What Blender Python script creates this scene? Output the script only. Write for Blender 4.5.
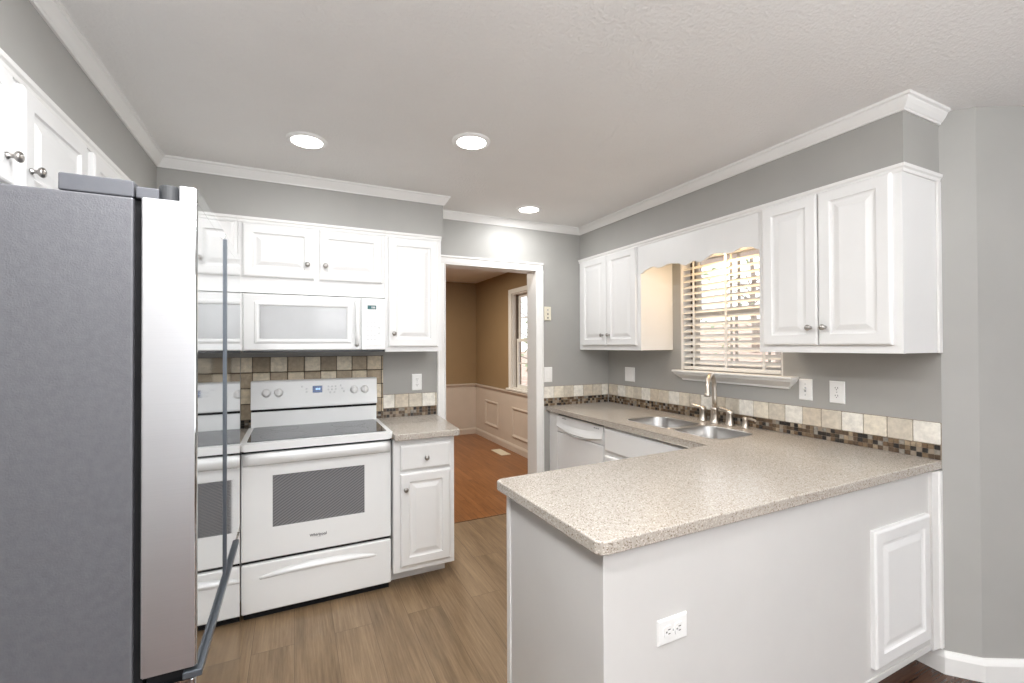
import bpy, bmesh, math, random
from mathutils import Vector, Matrix
random.seed(7)
C = bpy.context.scene.collection
SC = bpy.context.scene
for o in list(bpy.data.objects): bpy.data.objects.remove(o)

# ------------------------------------------------------------------ camera
cd = bpy.data.cameras.new('camera'); cam = bpy.data.objects.new('camera', cd); C.objects.link(cam)
cd.sensor_width = 36.0; cd.lens = 450.11 / 1024 * 36.0; cd.clip_start = 0.02
YAW, PITCH, ROLL, H = 0.4504, 0.0082, 0.0041, 1.4223
cam.matrix_world = (Matrix.Translation((0, 0, H)) @ Matrix.Rotation(-YAW, 4, 'Z')
                    @ Matrix.Rotation(math.pi/2 + PITCH, 4, 'X') @ Matrix.Rotation(-ROLL, 4, 'Z'))
SC.camera = cam

# ------------------------------------------------------------------ world, exposure
W = bpy.data.worlds.new('overcast_sky'); SC.world = W; W.use_nodes = True
bg = W.node_tree.nodes['Background']; bg.inputs[0].default_value = (0.93, 0.96, 1.0, 1); bg.inputs[1].default_value = 1.35
SC.view_settings.view_transform = 'Standard'; SC.view_settings.look = 'None'
SC.view_settings.gamma = 1.0; SC.view_settings.use_curve_mapping = False
SC.view_settings.exposure = 0.84
SC.cycles.max_bounces = 10; SC.cycles.diffuse_bounces = 6; SC.cycles.glossy_bounces = 5
SC.cycles.transparent_max_bounces = 12; SC.cycles.sample_clamp_indirect = 6
SC.cycles.use_denoising = True
SC.cycles.caustics_reflective = False; SC.cycles.caustics_refractive = False

# ------------------------------------------------------------------ lights
def area(name, loc, size, power, color=(1, .97, .93), rot=(0, 0, 0), size_y=None, shape='DISK', spread=math.pi):
    l = bpy.data.lights.new(name, 'AREA'); l.energy = power; l.color = color; l.shape = shape; l.size = size
    if size_y: l.size_y = size_y
    l.spread = spread
    o = bpy.data.objects.new(name, l); o.location = loc; o.rotation_euler = rot; C.objects.link(o); return o
CAN_SPOTS = [(0.056, 2.415), (0.788, 2.08), (1.563, 2.935)]
ZC = 2.43
for i, (x, y) in enumerate(CAN_SPOTS):
    area('recessed_lamp', (x, y, ZC - .012), .13, (1.6, 4.6, 3.8)[i], (.985, .99, 1))
# unseen fill lamps, added overhead and behind the camera to brighten the kitchen
for x, y in [(-.3, .35), (-.12, .85), (1.0, .35), (2.1, -.4)]:
    area('kitchen_fill', (x, y, ZC - .012), .16, 11.5 if x < 0 and y > .5 else 10 if x < 0 else 3.5 if x < 2 else 1, (.985, .99, 1))
for x, y in [(0.3, -2.0), (1.9, -2.0)]:
    area('living_room_fill', (x, y, ZC - .012), .16, 2.5, (.985, .99, 1))  # unseen downlights added further back as fill
# unseen area light added at the rear wall's opening as fill
area('rear_fill', (1.6, -3.42, 1.35), 4.4, 12, (.98, .99, 1), (math.pi/2, 0, 0), 1.7, 'RECTANGLE')
# warm bulb behind the scalloped valance and the dining room's ceiling lamp
area('valance_bulb', (2.38, 2.0, 2.12), .12, 2.1, (1, .68, .36))
area('dining_lamp', (1.3, 5.2, 2.40), .4, 26, (1, .90, .75))
def bulb(name, loc, radius, power, color=(.985, .99, 1)):
    l = bpy.data.lights.new(name, 'POINT'); l.energy = power; l.color = color; l.shadow_soft_size = radius
    o = bpy.data.objects.new(name, l); o.location = loc; C.objects.link(o); return o
# unseen point light added behind the camera for softer, flatter light
bulb('rear_point_fill', (.5, -1.6, 1.9), .22, 6)
# unseen upward light, added so the ceiling bounces more light into the room
area('uplight_fill', (.5, -1.3, 1.50), .5, 84, (.985, .99, 1), (math.pi, 0, 0))

# ------------------------------------------------------------------ materials
def mat(name, col, rough=.5, metal=0., spec=.5, emit=None, estr=1., build=None):
    m = bpy.data.materials.new(name); m.use_nodes = True
    n = m.node_tree.nodes; L = m.node_tree.links; b = n['Principled BSDF']
    b.inputs['Base Color'].default_value = (*col, 1); b.inputs['Roughness'].default_value = rough
    b.inputs['Metallic'].default_value = metal; b.inputs['Specular IOR Level'].default_value = spec
    if emit: b.inputs['Emission Color'].default_value = (*emit, 1); b.inputs['Emission Strength'].default_value = estr
    if build: build(n, L, b)
    return m
def coords(n, L, scale=(1, 1, 1), rot=(0, 0, 0)):
    t = n.new('ShaderNodeTexCoord'); mp = n.new('ShaderNodeMapping')
    mp.inputs['Scale'].default_value = scale; mp.inputs['Rotation'].default_value = rot
    L.new(t.outputs['Object'], mp.inputs['Vector']); return mp.outputs['Vector']
def noise(n, L, v, scale, detail=4, rough=.6):
    t = n.new('ShaderNodeTexNoise'); t.inputs['Scale'].default_value = scale; t.inputs['Detail'].default_value = detail
    t.inputs['Roughness'].default_value = rough; L.new(v, t.inputs['Vector']); return t.outputs['Fac']
def ramp(n, L, f, stops, interp='LINEAR'):
    r = n.new('ShaderNodeValToRGB'); cr = r.color_ramp; cr.interpolation = interp
    while len(cr.elements) < len(stops): cr.elements.new(.5)
    for e, (p, c) in zip(cr.elements, stops): e.position = p; e.color = (*c, 1)
    L.new(f, r.inputs['Fac']); return r.outputs['Color']
def mix(n, L, fac, a, b, mode='MIX'):
    m = n.new('ShaderNodeMix'); m.data_type = 'RGBA'; m.blend_type = mode
    for s, v in ((m.inputs[0], fac), (m.inputs[6], a), (m.inputs[7], b)):
        if isinstance(v, (int, float)): s.default_value = v
        elif isinstance(v, tuple): s.default_value = (*v, 1)
        else: L.new(v, s)
    return m.outputs[2]
def bump(n, L, b, h, strength=.3, dist=.01):
    k = n.new('ShaderNodeBump'); k.inputs['Strength'].default_value = strength; k.inputs['Distance'].default_value = dist
    L.new(h, k.inputs['Height']); L.new(k.outputs['Normal'], b.inputs['Normal'])
def mottled(c0, c1, scale, bscale=None, bstr=.15, bdist=.002):
    def f(n, L, b):
        v = coords(n, L)
        L.new(ramp(n, L, noise(n, L, v, scale), [(.35, c0), (.65, c1)]), b.inputs['Base Color'])
        if bscale: bump(n, L, b, noise(n, L, v, bscale, 3), bstr, bdist)
    return f
def paint(name, c, rough=.5, bscale=180, bstr=.06, var=.03):
    return mat(name, c, rough, build=mottled(tuple(x*(1-var) for x in c), tuple(min(1, x*(1+var)) for x in c), 2.5, bscale, bstr, .001))
def ceiling_build(n, L, b):
    v = coords(n, L)
    h = noise(n, L, v, 75, 5, .7)
    L.new(ramp(n, L, noise(n, L, v, 1.6, 3), [(.3, (.81, .80, .785)), (.7, (.85, .84, .825))]), b.inputs['Base Color'])
    bump(n, L, b, ramp(n, L, h, [(.38, (0, 0, 0)), (.62, (1, 1, 1))]), .45, .005)
def planks(cols, pw, pl, seam, along_y=True, grain=.55, mort=.0013):
    """cols: three plank tones, then the dark and the pale grain"""
    def f(n, L, b):
        v = coords(n, L, rot=(0, 0, math.pi/2 if along_y else 0))
        br = n.new('ShaderNodeTexBrick'); L.new(v, br.inputs['Vector'])
        br.inputs['Color1'].default_value = (0, 0, 0, 1); br.inputs['Color2'].default_value = (1, 1, 1, 1); br.inputs['Mortar'].default_value = (.5, .5, .5, 1)
        br.inputs['Scale'].default_value = 1; br.inputs['Mortar Size'].default_value = mort; br.inputs['Mortar Smooth'].default_value = .3
        br.inputs['Brick Width'].default_value = pl; br.inputs['Row Height'].default_value = pw; br.offset = .37; br.inputs['Bias'].default_value = 0
        base = ramp(n, L, br.outputs['Color'], [(0, cols[0]), (.5, cols[1]), (1, cols[2])])
        def stretched(k, l):
            g = coords(n, L, (k, l, 1) if along_y else (l, k, 1))
            off = n.new('ShaderNodeVectorMath'); off.operation = 'ADD'; L.new(g, off.inputs[0])
            sh = n.new('ShaderNodeVectorMath'); sh.operation = 'SCALE'; sh.inputs['Scale'].default_value = 17; L.new(br.outputs['Color'], sh.inputs[0]); L.new(sh.outputs[0], off.inputs[1])
            return off.outputs[0]
        broad = noise(n, L, stretched(9, 1.1), 1.4, 5, .65)      # slow figure along each plank
        fine = noise(n, L, stretched(70, 2.2), 1.6, 6, .7)       # pores
        c = mix(n, L, grain, base, ramp(n, L, broad, [(.32, cols[3]), (.5, cols[1]), (.68, cols[4])]))
        c = mix(n, L, grain*.65, c, ramp(n, L, fine, [(.34, cols[3]), (.52, cols[1]), (.7, cols[4])]))
        c = mix(n, L, br.outputs['Fac'], c, seam)
        L.new(c, b.inputs['Base Color'])
        bump(n, L, b, fine, .10, .001)
    return f
def counter_build(n, L, b):
    v = coords(n, L)
    base = ramp(n, L, noise(n, L, v, 130, 4, .7), [(.3, (.385, .345, .30)), (.55, (.445, .405, .357)), (.8, (.51, .47, .42))])
    vo = n.new('ShaderNodeTexVoronoi'); vo.inputs['Scale'].default_value = 330; L.new(v, vo.inputs['Vector'])
    sep = n.new('ShaderNodeSeparateColor'); L.new(vo.outputs['Color'], sep.inputs[0])
    spk = n.new('ShaderNodeMath'); spk.operation = 'LESS_THAN'; spk.inputs[1].default_value = .10; L.new(sep.outputs[0], spk.inputs[0])
    c = mix(n, L, spk.outputs[0], base, (.22, .175, .135))
    spl = n.new('ShaderNodeMath'); spl.operation = 'GREATER_THAN'; spl.inputs[1].default_value = .9; L.new(sep.outputs[1], spl.inputs[0])
    c = mix(n, L, spl.outputs[0], c, (.60, .56, .50))
    L.new(c, b.inputs['Base Color'])
def brushed(c, r0, r1, horizontal=True):
    def f(n, L, b):
        v = coords(n, L, (1.5, 1.5, 220) if horizontal else (220, 220, 1.5))
        t = noise(n, L, v, 3, 4)
        L.new(ramp(n, L, t, [(.2, tuple(x*.93 for x in c)), (.8, c)]), b.inputs['Base Color'])
        r = n.new('ShaderNodeMapRange'); r.inputs[3].default_value = r0; r.inputs[4].default_value = r1; L.new(t, r.inputs[0]); L.new(r.outputs[0], b.inputs['Roughness'])
    return f
def oven_glass_build(n, L, b):
    v = coords(n, L, rot=(0, math.radians(33), 0))
    w = n.new('ShaderNodeTexWave'); w.inputs['Scale'].default_value = 24; w.bands_direction = 'Z'; L.new(v, w.inputs['Vector'])
    L.new(ramp(n, L, w.outputs['Fac'], [(.25, (.16, .16, .165)), (.8, (.28, .28, .29))]), b.inputs['Base Color'])
    b.inputs['Alpha'].default_value = .72
M = {}
M['wall'] = paint('grey_wall_paint', (.365, .36, .342), .55)
M['ceiling'] = mat('textured_ceiling', (.62, .61, .59), .9, build=ceiling_build)
M['trim'] = paint('white_trim_paint', (.80, .795, .78), .35, 60, .03, .015)
M['white'] = paint('white_cabinet_paint', (.79, .79, .785), .32, 60, .03, .012)
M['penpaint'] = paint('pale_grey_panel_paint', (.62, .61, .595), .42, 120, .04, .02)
M['enamel'] = mat('white_enamel', (.83, .84, .84), .14, build=mottled((.82, .83, .83), (.84, .85, .85), 3))
M['enamel_satin'] = mat('satin_white_enamel', (.80, .81, .81), .32, build=mottled((.79, .80, .80), (.81, .82, .82), 3))
M['enamel_grey'] = mat('soft_grey_enamel', (.70, .71, .72), .2, build=mottled((.69, .70, .71), (.71, .72, .73), 3))
M['plastic'] = mat('white_plastic', (.85, .85, .84), .3, build=mottled((.84, .84, .83), (.86, .86, .85), 8))
M['cream'] = mat('cream_plastic', (.74, .69, .56), .35, build=mottled((.73, .68, .55), (.75, .70, .57), 8))
M['dark'] = mat('dark_gap', (.012, .012, .013), .7, spec=.1, build=mottled((.010, .010, .011), (.015, .015, .016), 10))
M['blackglass'] = mat('black_ceramic_glass', (.035, .037, .042), .05, spec=.3, build=mottled((.03, .032, .037), (.042, .044, .05), 5))
M['ring'] = mat('grey_burner_print', (.16, .16, .17), .15, build=mottled((.15, .15, .16), (.18, .18, .19), 30))
M['counter'] = mat('speckled_beige_counter', (.5, .45, .4), .22, build=counter_build)
M['lvp'] = mat('light_oak_planks', (.3, .22, .15), .38, build=planks([(.155, .10, .052), (.215, .143, .080), (.28, .192, .112), (.07, .039, .017), (.37, .262, .155)], .18, 1.2, (.11, .07, .04), grain=.52))
M['oak'] = mat('orange_oak_strips', (.3, .13, .05), .3, build=planks([(.20, .078, .024), (.27, .108, .034), (.34, .145, .05), (.09, .028, .008), (.42, .19, .072)], .057, .9, (.10, .035, .012), True, grain=.6))
M['walnut'] = mat('dark_walnut_boards', (.1, .05, .03), .22, build=planks([(.045, .020, .012), (.075, .034, .02), (.11, .052, .03), (.03, .012, .008), (.16, .08, .045)], .11, 1.1, (.015, .008, .005), False))
M['steel_front'] = mat('polished_steel_front', (.70, .72, .73), .06, 1., build=brushed((.70, .72, .73), .03, .07))
M['steel'] = mat('brushed_steel', (.66, .66, .68), .36, 1., build=brushed((.66, .66, .68), .30, .42))
M['steel_dark'] = mat('dark_steel_trim', (.20, .23, .27), .28, 1., build=brushed((.20, .23, .27), .22, .34))
M['bar'] = mat('grey_handle_metal', (.12, .135, .155), .33, .6, build=mottled((.11, .125, .145), (.13, .145, .165), 8))
M['grille'] = mat('black_grille', (.04, .042, .045), .5, build=mottled((.035, .037, .04), (.045, .047, .05), 20))
M['sink'] = mat('satin_sink_steel', (.47, .46, .45), .3, 1., build=brushed((.47, .46, .45), .24, .36, False))
M['nickel'] = mat('satin_nickel', (.62, .57, .51), .34, 1., build=mottled((.60, .55, .49), (.64, .59, .53), 20))
M['knob'] = mat('aged_nickel', (.42, .40, .38), .28, 1., build=mottled((.40, .38, .36), (.44, .42, .40), 30))
M['case'] = mat('grey_textured_case', (.125, .126, .138), .42, .25, build=mottled((.117, .118, .130), (.133, .134, .146), 60, 260, .35, .002))
M['case_top'] = mat('grey_cover_plastic', (.085, .088, .10), .45, build=mottled((.08, .083, .095), (.09, .093, .105), 30))
M['oven_glass'] = mat('screened_oven_glass', (.2, .2, .2), .12, build=oven_glass_build)
M['mw_glass'] = mat('pale_microwave_glass', (.50, .51, .52), .12, build=mottled((.49, .50, .51), (.52, .53, .54), 6))
M['disp_blue'] = mat('blue_display', (.01, .03, .10), .15, emit=(.01, .04, .14), estr=.35, build=mottled((.01, .03, .09), (.012, .035, .11), 40))
M['disp_lit'] = mat('lit_segments', (.3, .5, .8), .3, emit=(.3, .55, 1.), estr=.7, build=mottled((.3, .5, .8), (.32, .52, .82), 40))
M['disp_teal'] = mat('teal_display', (.015, .07, .075), .15, emit=(.01, .05, .055), estr=.5, build=mottled((.014, .065, .07), (.016, .075, .08), 40))
M['print'] = mat('grey_print', (.32, .33, .34), .4, build=mottled((.31, .32, .33), (.33, .34, .35), 40))
M['ink'] = mat('dark_print', (.06, .06, .065), .35, build=mottled((.055, .055, .06), (.065, .065, .07), 40))
M['grout'] = mat('brown_grout', (.2, .15, .11), .85, build=mottled((.23, .185, .14), (.32, .265, .205), 60, 200, .3))
M['grout_dark'] = mat('dark_brown_grout', (.10, .075, .05), .85, build=mottled((.08, .06, .04), (.13, .10, .07), 60, 200, .3))
M['lamp'] = mat('lit_lamp_lens', (1, 1, 1), .4, emit=(1, .98, .94), estr=9, build=mottled((.97, .97, .97), (1, 1, 1), 10))
stone = [(.72, .66, .55), (.60, .53, .43), (.44, .365, .27), (.80, .77, .70), (.60, .545, .455)]
M['tiles'] = [mat('tumbled_stone_%s' % k, c, .5, build=mottled(tuple(x*.86 for x in c), tuple(min(1, x*1.1) for x in c), 38, 140, .25, .002)) for k, c in zip(['cream', 'sand', 'taupe', 'ivory', 'buff'], stone)]
dst = [(.38, .305, .21), (.63, .54, .40), (.31, .245, .165), (.72, .64, .50), (.42, .34, .24)]
M['tiles_dark'] = [mat('brown_stone_%s' % k, c, .5, build=mottled(tuple(x*.82 for x in c), tuple(min(1, x*1.12) for x in c), 38, 140, .25, .002)) for k, c in zip(['bark', 'clay', 'earth', 'straw', 'acorn'], dst)]
mos = [(.10, .068, .045), (.19, .135, .085), (.33, .26, .18), (.03, .027, .025), (.25, .23, .20), (.14, .092, .056)]
M['mosaic'] = [mat('mosaic_%s' % k, c, .2, build=mottled(tuple(x*.8 for x in c), tuple(min(1, x*1.25) for x in c), 60)) for k, c in zip(['cocoa', 'brown', 'tan', 'black', 'grey', 'rust'], mos)]
M['tanwall'] = paint('tan_wall_paint', (.31, .215, .12), .55)
M['wainscot'] = paint('wainscot_paint', (.62, .55, .49), .4, 80, .03)
M['slat'] = paint('white_blind_slat', (.80, .79, .76), .35, 40, .02)
M['sash'] = paint('white_vinyl_sash', (.78, .77, .75), .35, 40, .02)
M['sash_dark'] = mat('brown_sash_track', (.10, .075, .06), .45, build=mottled((.09, .068, .054), (.12, .09, .07), 20))
M['bark'] = mat('grey_bark', (.34, .30, .27), .9, build=mottled((.27, .23, .20), (.42, .38, .34), 12, 40, .5, .02))
M['ground'] = mat('leaf_litter', (.55, .40, .32), .95, build=mottled((.44, .30, .23), (.66, .52, .44), 5, 30, .4, .02))
M['leaf'] = mat('pale_foliage', (.30, .36, .22), .8, build=mottled((.22, .28, .15), (.40, .46, .30), 6))
def glass_mat():
    m = bpy.data.materials.new('clear_pane'); m.use_nodes = True; n = m.node_tree.nodes; L = m.node_tree.links
    n.clear(); o = n.new('ShaderNodeOutputMaterial'); t = n.new('ShaderNodeBsdfTransparent'); g = n.new('ShaderNodeBsdfGlossy')
    g.inputs['Roughness'].default_value = .02; lw = n.new('ShaderNodeLayerWeight'); lw.inputs[0].default_value = .5
    pw = n.new('ShaderNodeMath'); pw.operation = 'POWER'; pw.inputs[1].default_value = 5; L.new(lw.outputs['Facing'], pw.inputs[0])
    ml = n.new('ShaderNodeMath'); ml.operation = 'MULTIPLY_ADD'; ml.inputs[1].default_value = .6; ml.inputs[2].default_value = .03; L.new(pw.outputs[0], ml.inputs[0])
    mx = n.new('ShaderNodeMixShader'); L.new(ml.outputs[0], mx.inputs[0]); L.new(t.outputs[0], mx.inputs[1]); L.new(g.outputs[0], mx.inputs[2]); L.new(mx.outputs[0], o.inputs[0])
    return m
M['pane'] = glass_mat()

# ------------------------------------------------------------------ mesh helpers
ORIG = {}
class Frame:
    """local (a along the face, b outward, c up) -> world"""
    def __init__(s, o=(0, 0, 0), A=(1, 0, 0), B=(0, -1, 0), Cc=(0, 0, 1)):
        s.o, s.A, s.B, s.C = Vector(o), Vector(A), Vector(B), Vector(Cc)
    def __call__(s, a, b, c): return s.o + a*s.A + b*s.B + c*s.C
WORLD = Frame((0, 0, 0), (1, 0, 0), (0, 1, 0))
def back_frame(x, y, z): return Frame((x, y, z), (1, 0, 0), (0, -1, 0))      # faces -Y, a = +X
def right_frame(x, y, z): return Frame((x, y, z), (0, -1, 0), (-1, 0, 0))    # on the right wall facing -X, a = -Y
def left_frame(x, y, z): return Frame((x, y, z), (0, 1, 0), (1, 0, 0))       # on the left wall facing +X, a = +Y
class MB:
    def __init__(s, F=WORLD): s.bm = bmesh.new(); s.F = F; s.mi = 0
    def v(s, p): return s.bm.verts.new(s.F(*p))
    def face(s, vs, smooth=False):
        try: f = s.bm.faces.new(vs)
        except ValueError: return None
        f.material_index = s.mi; f.smooth = smooth; return f
    def box(s, a0, a1, b0, b1, c0, c1, bev=0., seg=2):
        t = bmesh.new()
        vs = [t.verts.new(p) for p in [(a0, b0, c0), (a1, b0, c0), (a1, b1, c0), (a0, b1, c0), (a0, b0, c1), (a1, b0, c1), (a1, b1, c1), (a0, b1, c1)]]
        for q in [(3, 2, 1, 0), (4, 5, 6, 7), (0, 1, 5, 4), (1, 2, 6, 5), (2, 3, 7, 6), (3, 0, 4, 7)]: t.faces.new([vs[i] for i in q])
        if bev > 0: bmesh.ops.bevel(t, geom=list(t.edges), offset=bev, segments=seg, profile=.5, affect='EDGES')
        s.absorb(t); return s
    def absorb(s, t, smooth=False):
        mp = {v: s.bm.verts.new(s.F(*v.co)) for v in t.verts}
        for f in t.faces: s.face([mp[v] for v in f.verts], smooth or f.smooth)
        t.free()
    def prism(s, poly, c0, c1, bev=0., seg=2, axis='c', bev_ends=True):
        """poly of 2-D points extruded along one local axis"""
        def P(p, h): return {'c': (p[0], p[1], h), 'b': (p[0], h, p[1]), 'a': (h, p[0], p[1])}[axis]
        t = bmesh.new(); lo = [t.verts.new(P(p, c0)) for p in poly]; hi = [t.verts.new(P(p, c1)) for p in poly]
        n = len(poly); fl = t.faces.new(lo[::-1]); fh = t.faces.new(hi)
        for i in range(n): t.faces.new([lo[i], lo[(i+1) % n], hi[(i+1) % n], hi[i]])
        if bev > 0:
            ed = list(fl.edges) + list(fh.edges)
            bmesh.ops.bevel(t, geom=ed, offset=bev, segments=seg, profile=.5, affect='EDGES')
        s.absorb(t); return s
    def rings(s, w, h, prof, a0=0., c0=0., close_back=True, fill=True):
        """concentric rectangles: prof = [(inset, outward height)...] from the back edge to the middle"""
        prev = None; first = None
        for ins, b in prof:
            i = ins if isinstance(ins, tuple) else (ins, ins)
            r = [s.v(p) for p in [(a0+i[0], b, c0+i[1]), (a0+w-i[0], b, c0+i[1]), (a0+w-i[0], b, c0+h-i[1]), (a0+i[0], b, c0+h-i[1])]]
            if prev:
                for k in range(4): s.face([prev[k], prev[(k+1) % 4], r[(k+1) % 4], r[k]])
            else: first = r
            prev = r
        if fill: s.face(prev)
        if close_back: s.face(first[::-1])
        return s
    def lathe(s, prof, o, ax='b', seg=20, smooth=True, caps=True):
        """prof [(radius, height)], turned about a local axis through o"""
        rr = []
        for r, h in prof:
            ring = []
            for k in range(seg):
                t = 2*math.pi*k/seg; x, y = r*math.cos(t), r*math.sin(t)
                p = {'b': (o[0]+x, o[1]+h, o[2]+y), 'c': (o[0]+x, o[1]+y, o[2]+h), 'a': (o[0]+h, o[1]+x, o[2]+y)}[ax]
                ring.append(s.v(p))
            rr.append(ring)
        for q, w in zip(rr, rr[1:]):
            for k in range(seg): s.face([q[k], q[(k+1) % seg], w[(k+1) % seg], w[k]], smooth)
        if caps: s.face(rr[0][::-1]); s.face(rr[-1])
        return s
    def tube(s, pts, r, seg=12, smooth=True, flat=1.):
        pts = [Vector(p) for p in pts]; n = len(pts); rad = r if isinstance(r, (list, tuple)) else [r]*n
        prev = None; up = Vector((0.13, .27, .95)).normalized()
        for i, p in enumerate(pts):
            t = (pts[min(i+1, n-1)] - pts[max(i-1, 0)]).normalized()
            if i == 0:
                x = t.cross(up);
                if x.length < .1: x = t.cross(Vector((1, 0, 0)))
                x.normalize()
            else: x = (x - t*x.dot(t)).normalized()
            y = t.cross(x)
            ring = [s.v(p + rad[i]*(math.cos(2*math.pi*k/seg)*x + flat*math.sin(2*math.pi*k/seg)*y)) for k in range(seg)]
            if prev:
                for k in range(seg): s.face([prev[k], prev[(k+1) % seg], ring[(k+1) % seg], ring[k]], smooth)
            else: s.face(ring[::-1])
            prev = ring
        s.face(prev); return s
    def sweep(s, path, prof, side=1, closed_prof=True):
        """crown or baseboard: prof [(out, z)] swept along a plan path with mitred corners; side=1 puts 'out' right of travel"""
        P = [Vector(p) for p in path]; n = len(P); rows = []
        for i, p in enumerate(P):
            nr = []
            for a, b in ((i-1, i), (i, i+1)):
                if a >= 0 and b < n:
                    d = (P[b]-P[a]).normalized(); nr.append(Vector((d.y, -d.x))*side)
            if len(nr) == 2: m = (nr[0]+nr[1]); m = m/(m.length_squared)*2 if m.length > 1e-6 else nr[0]
            else: m = nr[0]
            rows.append([s.v((p.x+m.x*o, p.y+m.y*o, z)) for o, z in prof])
        k = len(prof)
        for q, w in zip(rows, rows[1:]):
            for j in range(k): s.face([q[j], q[(j+1) % k], w[(j+1) % k], w[j]])
        s.face(rows[0][::-1]); s.face(rows[-1]); return s
    def obj(s, name, m, parent=None, origin=None):
        bmesh.ops.recalc_face_normals(s.bm, faces=s.bm.faces[:])
        if parent is not None: o0 = ORIG[parent.name]
        elif origin is not None: o0 = Vector(origin)
        else:
            vs = [v.co for v in s.bm.verts]
            lo = [min(v[i] for v in vs) for i in range(3)]; hi = [max(v[i] for v in vs) for i in range(3)]
            o0 = Vector(((lo[0]+hi[0])/2, (lo[1]+hi[1])/2, lo[2]))
        bmesh.ops.translate(s.bm, verts=s.bm.verts[:], vec=-o0)
        me = bpy.data.meshes.new(name); s.bm.to_mesh(me); s.bm.free()
        for k in (m if isinstance(m, list) else [m]): me.materials.append(k)
        o = bpy.data.objects.new(name, me); C.objects.link(o)
        ORIG[o.name] = o0.copy()
        if parent is not None: o.parent = parent
        else: o.location = o0
        return o
def tag(o, label, cat, group=None, kind=None):
    o['label'] = label; o['category'] = cat
    if group: o['group'] = group
    if kind: o['kind'] = kind
    return o
def thing(name, loc, label, cat, group=None):
    o = bpy.data.objects.new(name, None); C.objects.link(o); o.location = loc; o.empty_display_size = .1
    ORIG[o.name] = Vector(loc); return tag(o, label, cat, group)
def struct(mb, name, m, origin=None):
    o = mb.obj(name, m, None, origin); o['kind'] = 'structure'; return o
def part_label(o, t): o['label'] = t; return o
def rounded(x0, x1, y0, y1, r, seg=6):
    rs = r if isinstance(r, (list, tuple)) else [r]*4; out = []
    for (cx, cy, sx, sy, a0), q in zip([(x0, y0, 1, 1, math.pi), (x1, y0, -1, 1, 1.5*math.pi), (x1, y1, -1, -1, 0), (x0, y1, 1, -1, .5*math.pi)], rs):
        if q <= 0: out.append((cx, cy)); continue
        for k in range(seg+1):
            a = a0 + k*math.pi/2/seg; out.append((cx + sx*q + q*math.cos(a), cy + sy*q + q*math.sin(a)))
    return out
def text_mesh(txt, F, size, depth, name, m, parent, align='CENTER', shear=0., bold=0.):
    cu = bpy.data.curves.new(name, 'FONT'); cu.body = txt; cu.size = size; cu.extrude = depth/2; cu.align_x = align; cu.align_y = 'CENTER'; cu.shear = shear; cu.offset = bold
    t = bpy.data.objects.new(name, cu); C.objects.link(t)
    dg = bpy.context.evaluated_depsgraph_get(); me = bpy.data.meshes.new_from_object(t.evaluated_get(dg))
    bpy.data.objects.remove(t); bpy.data.curves.remove(cu)
    mb = MB(F); vs = [mb.v((v.co.x, v.co.z + depth/2, v.co.y)) for v in me.vertices]
    for p in me.polygons: mb.face([vs[i] for i in p.vertices])
    bpy.data.meshes.remove(me)
    return mb.obj(name, m, parent)

# ------------------------------------------------------------------ room shell
XL, XR, YB, YW = -.96, 2.533, 3.256, 3.41
XSL, YSB, XSE, XSR, YRE = -.655, 2.952, .91, 2.234, .951
ZS = 2.155
XD, YD = 2.66, 6.84
YREAR, XEAST = -3.5, 4.6
O0 = (0, 0, 0)
b = MB(); b.box(XL, XR+.1, 1.102, 3.452, -.06, 0); struct(b, 'floor', M['lvp'], O0)
b = MB(); b.box(XL-.1, XD+.1, 3.458, YD+.1, -.06, 0); struct(b, 'floor_dining', M['oak'], O0)
b = MB(); b.box(XL-.1, XEAST+.1, YREAR, 1.10, -.06, 0); struct(b, 'floor_living', M['walnut'], O0)
b = MB(); b.box(1.01, 1.80, 3.452, 3.458, -.05, .001); struct(b, 'trim_threshold', M['dark'])
b = MB(); b.box(XL-.12, XEAST+.1, YREAR-.1, YD+.1, ZC, ZC+.1); struct(b, 'ceiling', M['ceiling'], O0)
b = MB(); b.box(XL-.12, XL, YREAR, YD, 0, ZC); struct(b, 'wall_left', M['wall'], O0)
# back wall with the doorway; its far face belongs to the dining room
b = MB(); b.box(XL, 1.015, YB, YW, 0, ZC); b.box(1.80, XD, YB, YW, 0, ZC); b.box(1.015, 1.80, YB, YW, 2.04, ZC); struct(b, 'wall_back', M['wall'], O0)
WY0, WY1, WZ0, WZ1, XO = 1.655, 2.415, 1.225, 2.08, 2.70
b = MB(); b.box(XR, XO, .951, WY0, 0, ZC); b.prism([(XR, .951), (XO, .951), (XO, .90), (2.615, .858)], 0, ZC); b.box(XR, XO, WY1, YB, 0, ZC); b.box(XR, XO, WY0, WY1, 0, WZ0); b.box(XR, XO, WY0, WY1, WZ1, ZC); struct(b, 'wall_right', M['wall'], O0)
ang = Vector((math.sin(math.radians(118)), math.cos(math.radians(118))))
p0 = Vector((2.615, .858)); p1 = p0 + ang*2.35
nr = Vector((-ang.y, ang.x))
b = MB(); b.prism([tuple(p0), tuple(p1), tuple(p1+nr*.12), tuple(p0+nr*.10)], 0, ZC); struct(b, 'wall_angled', M['wall'], O0)
b = MB(); b.box(p1.x, p1.x+.12, YREAR, p1.y, 0, ZC); struct(b, 'wall_east', M['wall'], O0)
b = MB()
for x0, x1, z0, z1 in [(XL, -.6, 0, ZC), (3.8, p1.x, 0, ZC), (-.6, 3.8, 0, .5), (-.6, 3.8, 2.2, ZC)]: b.box(x0, x1, YREAR-.12, YREAR, z0, z1)
struct(b, 'wall_rear', M['wall'], O0)
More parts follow.
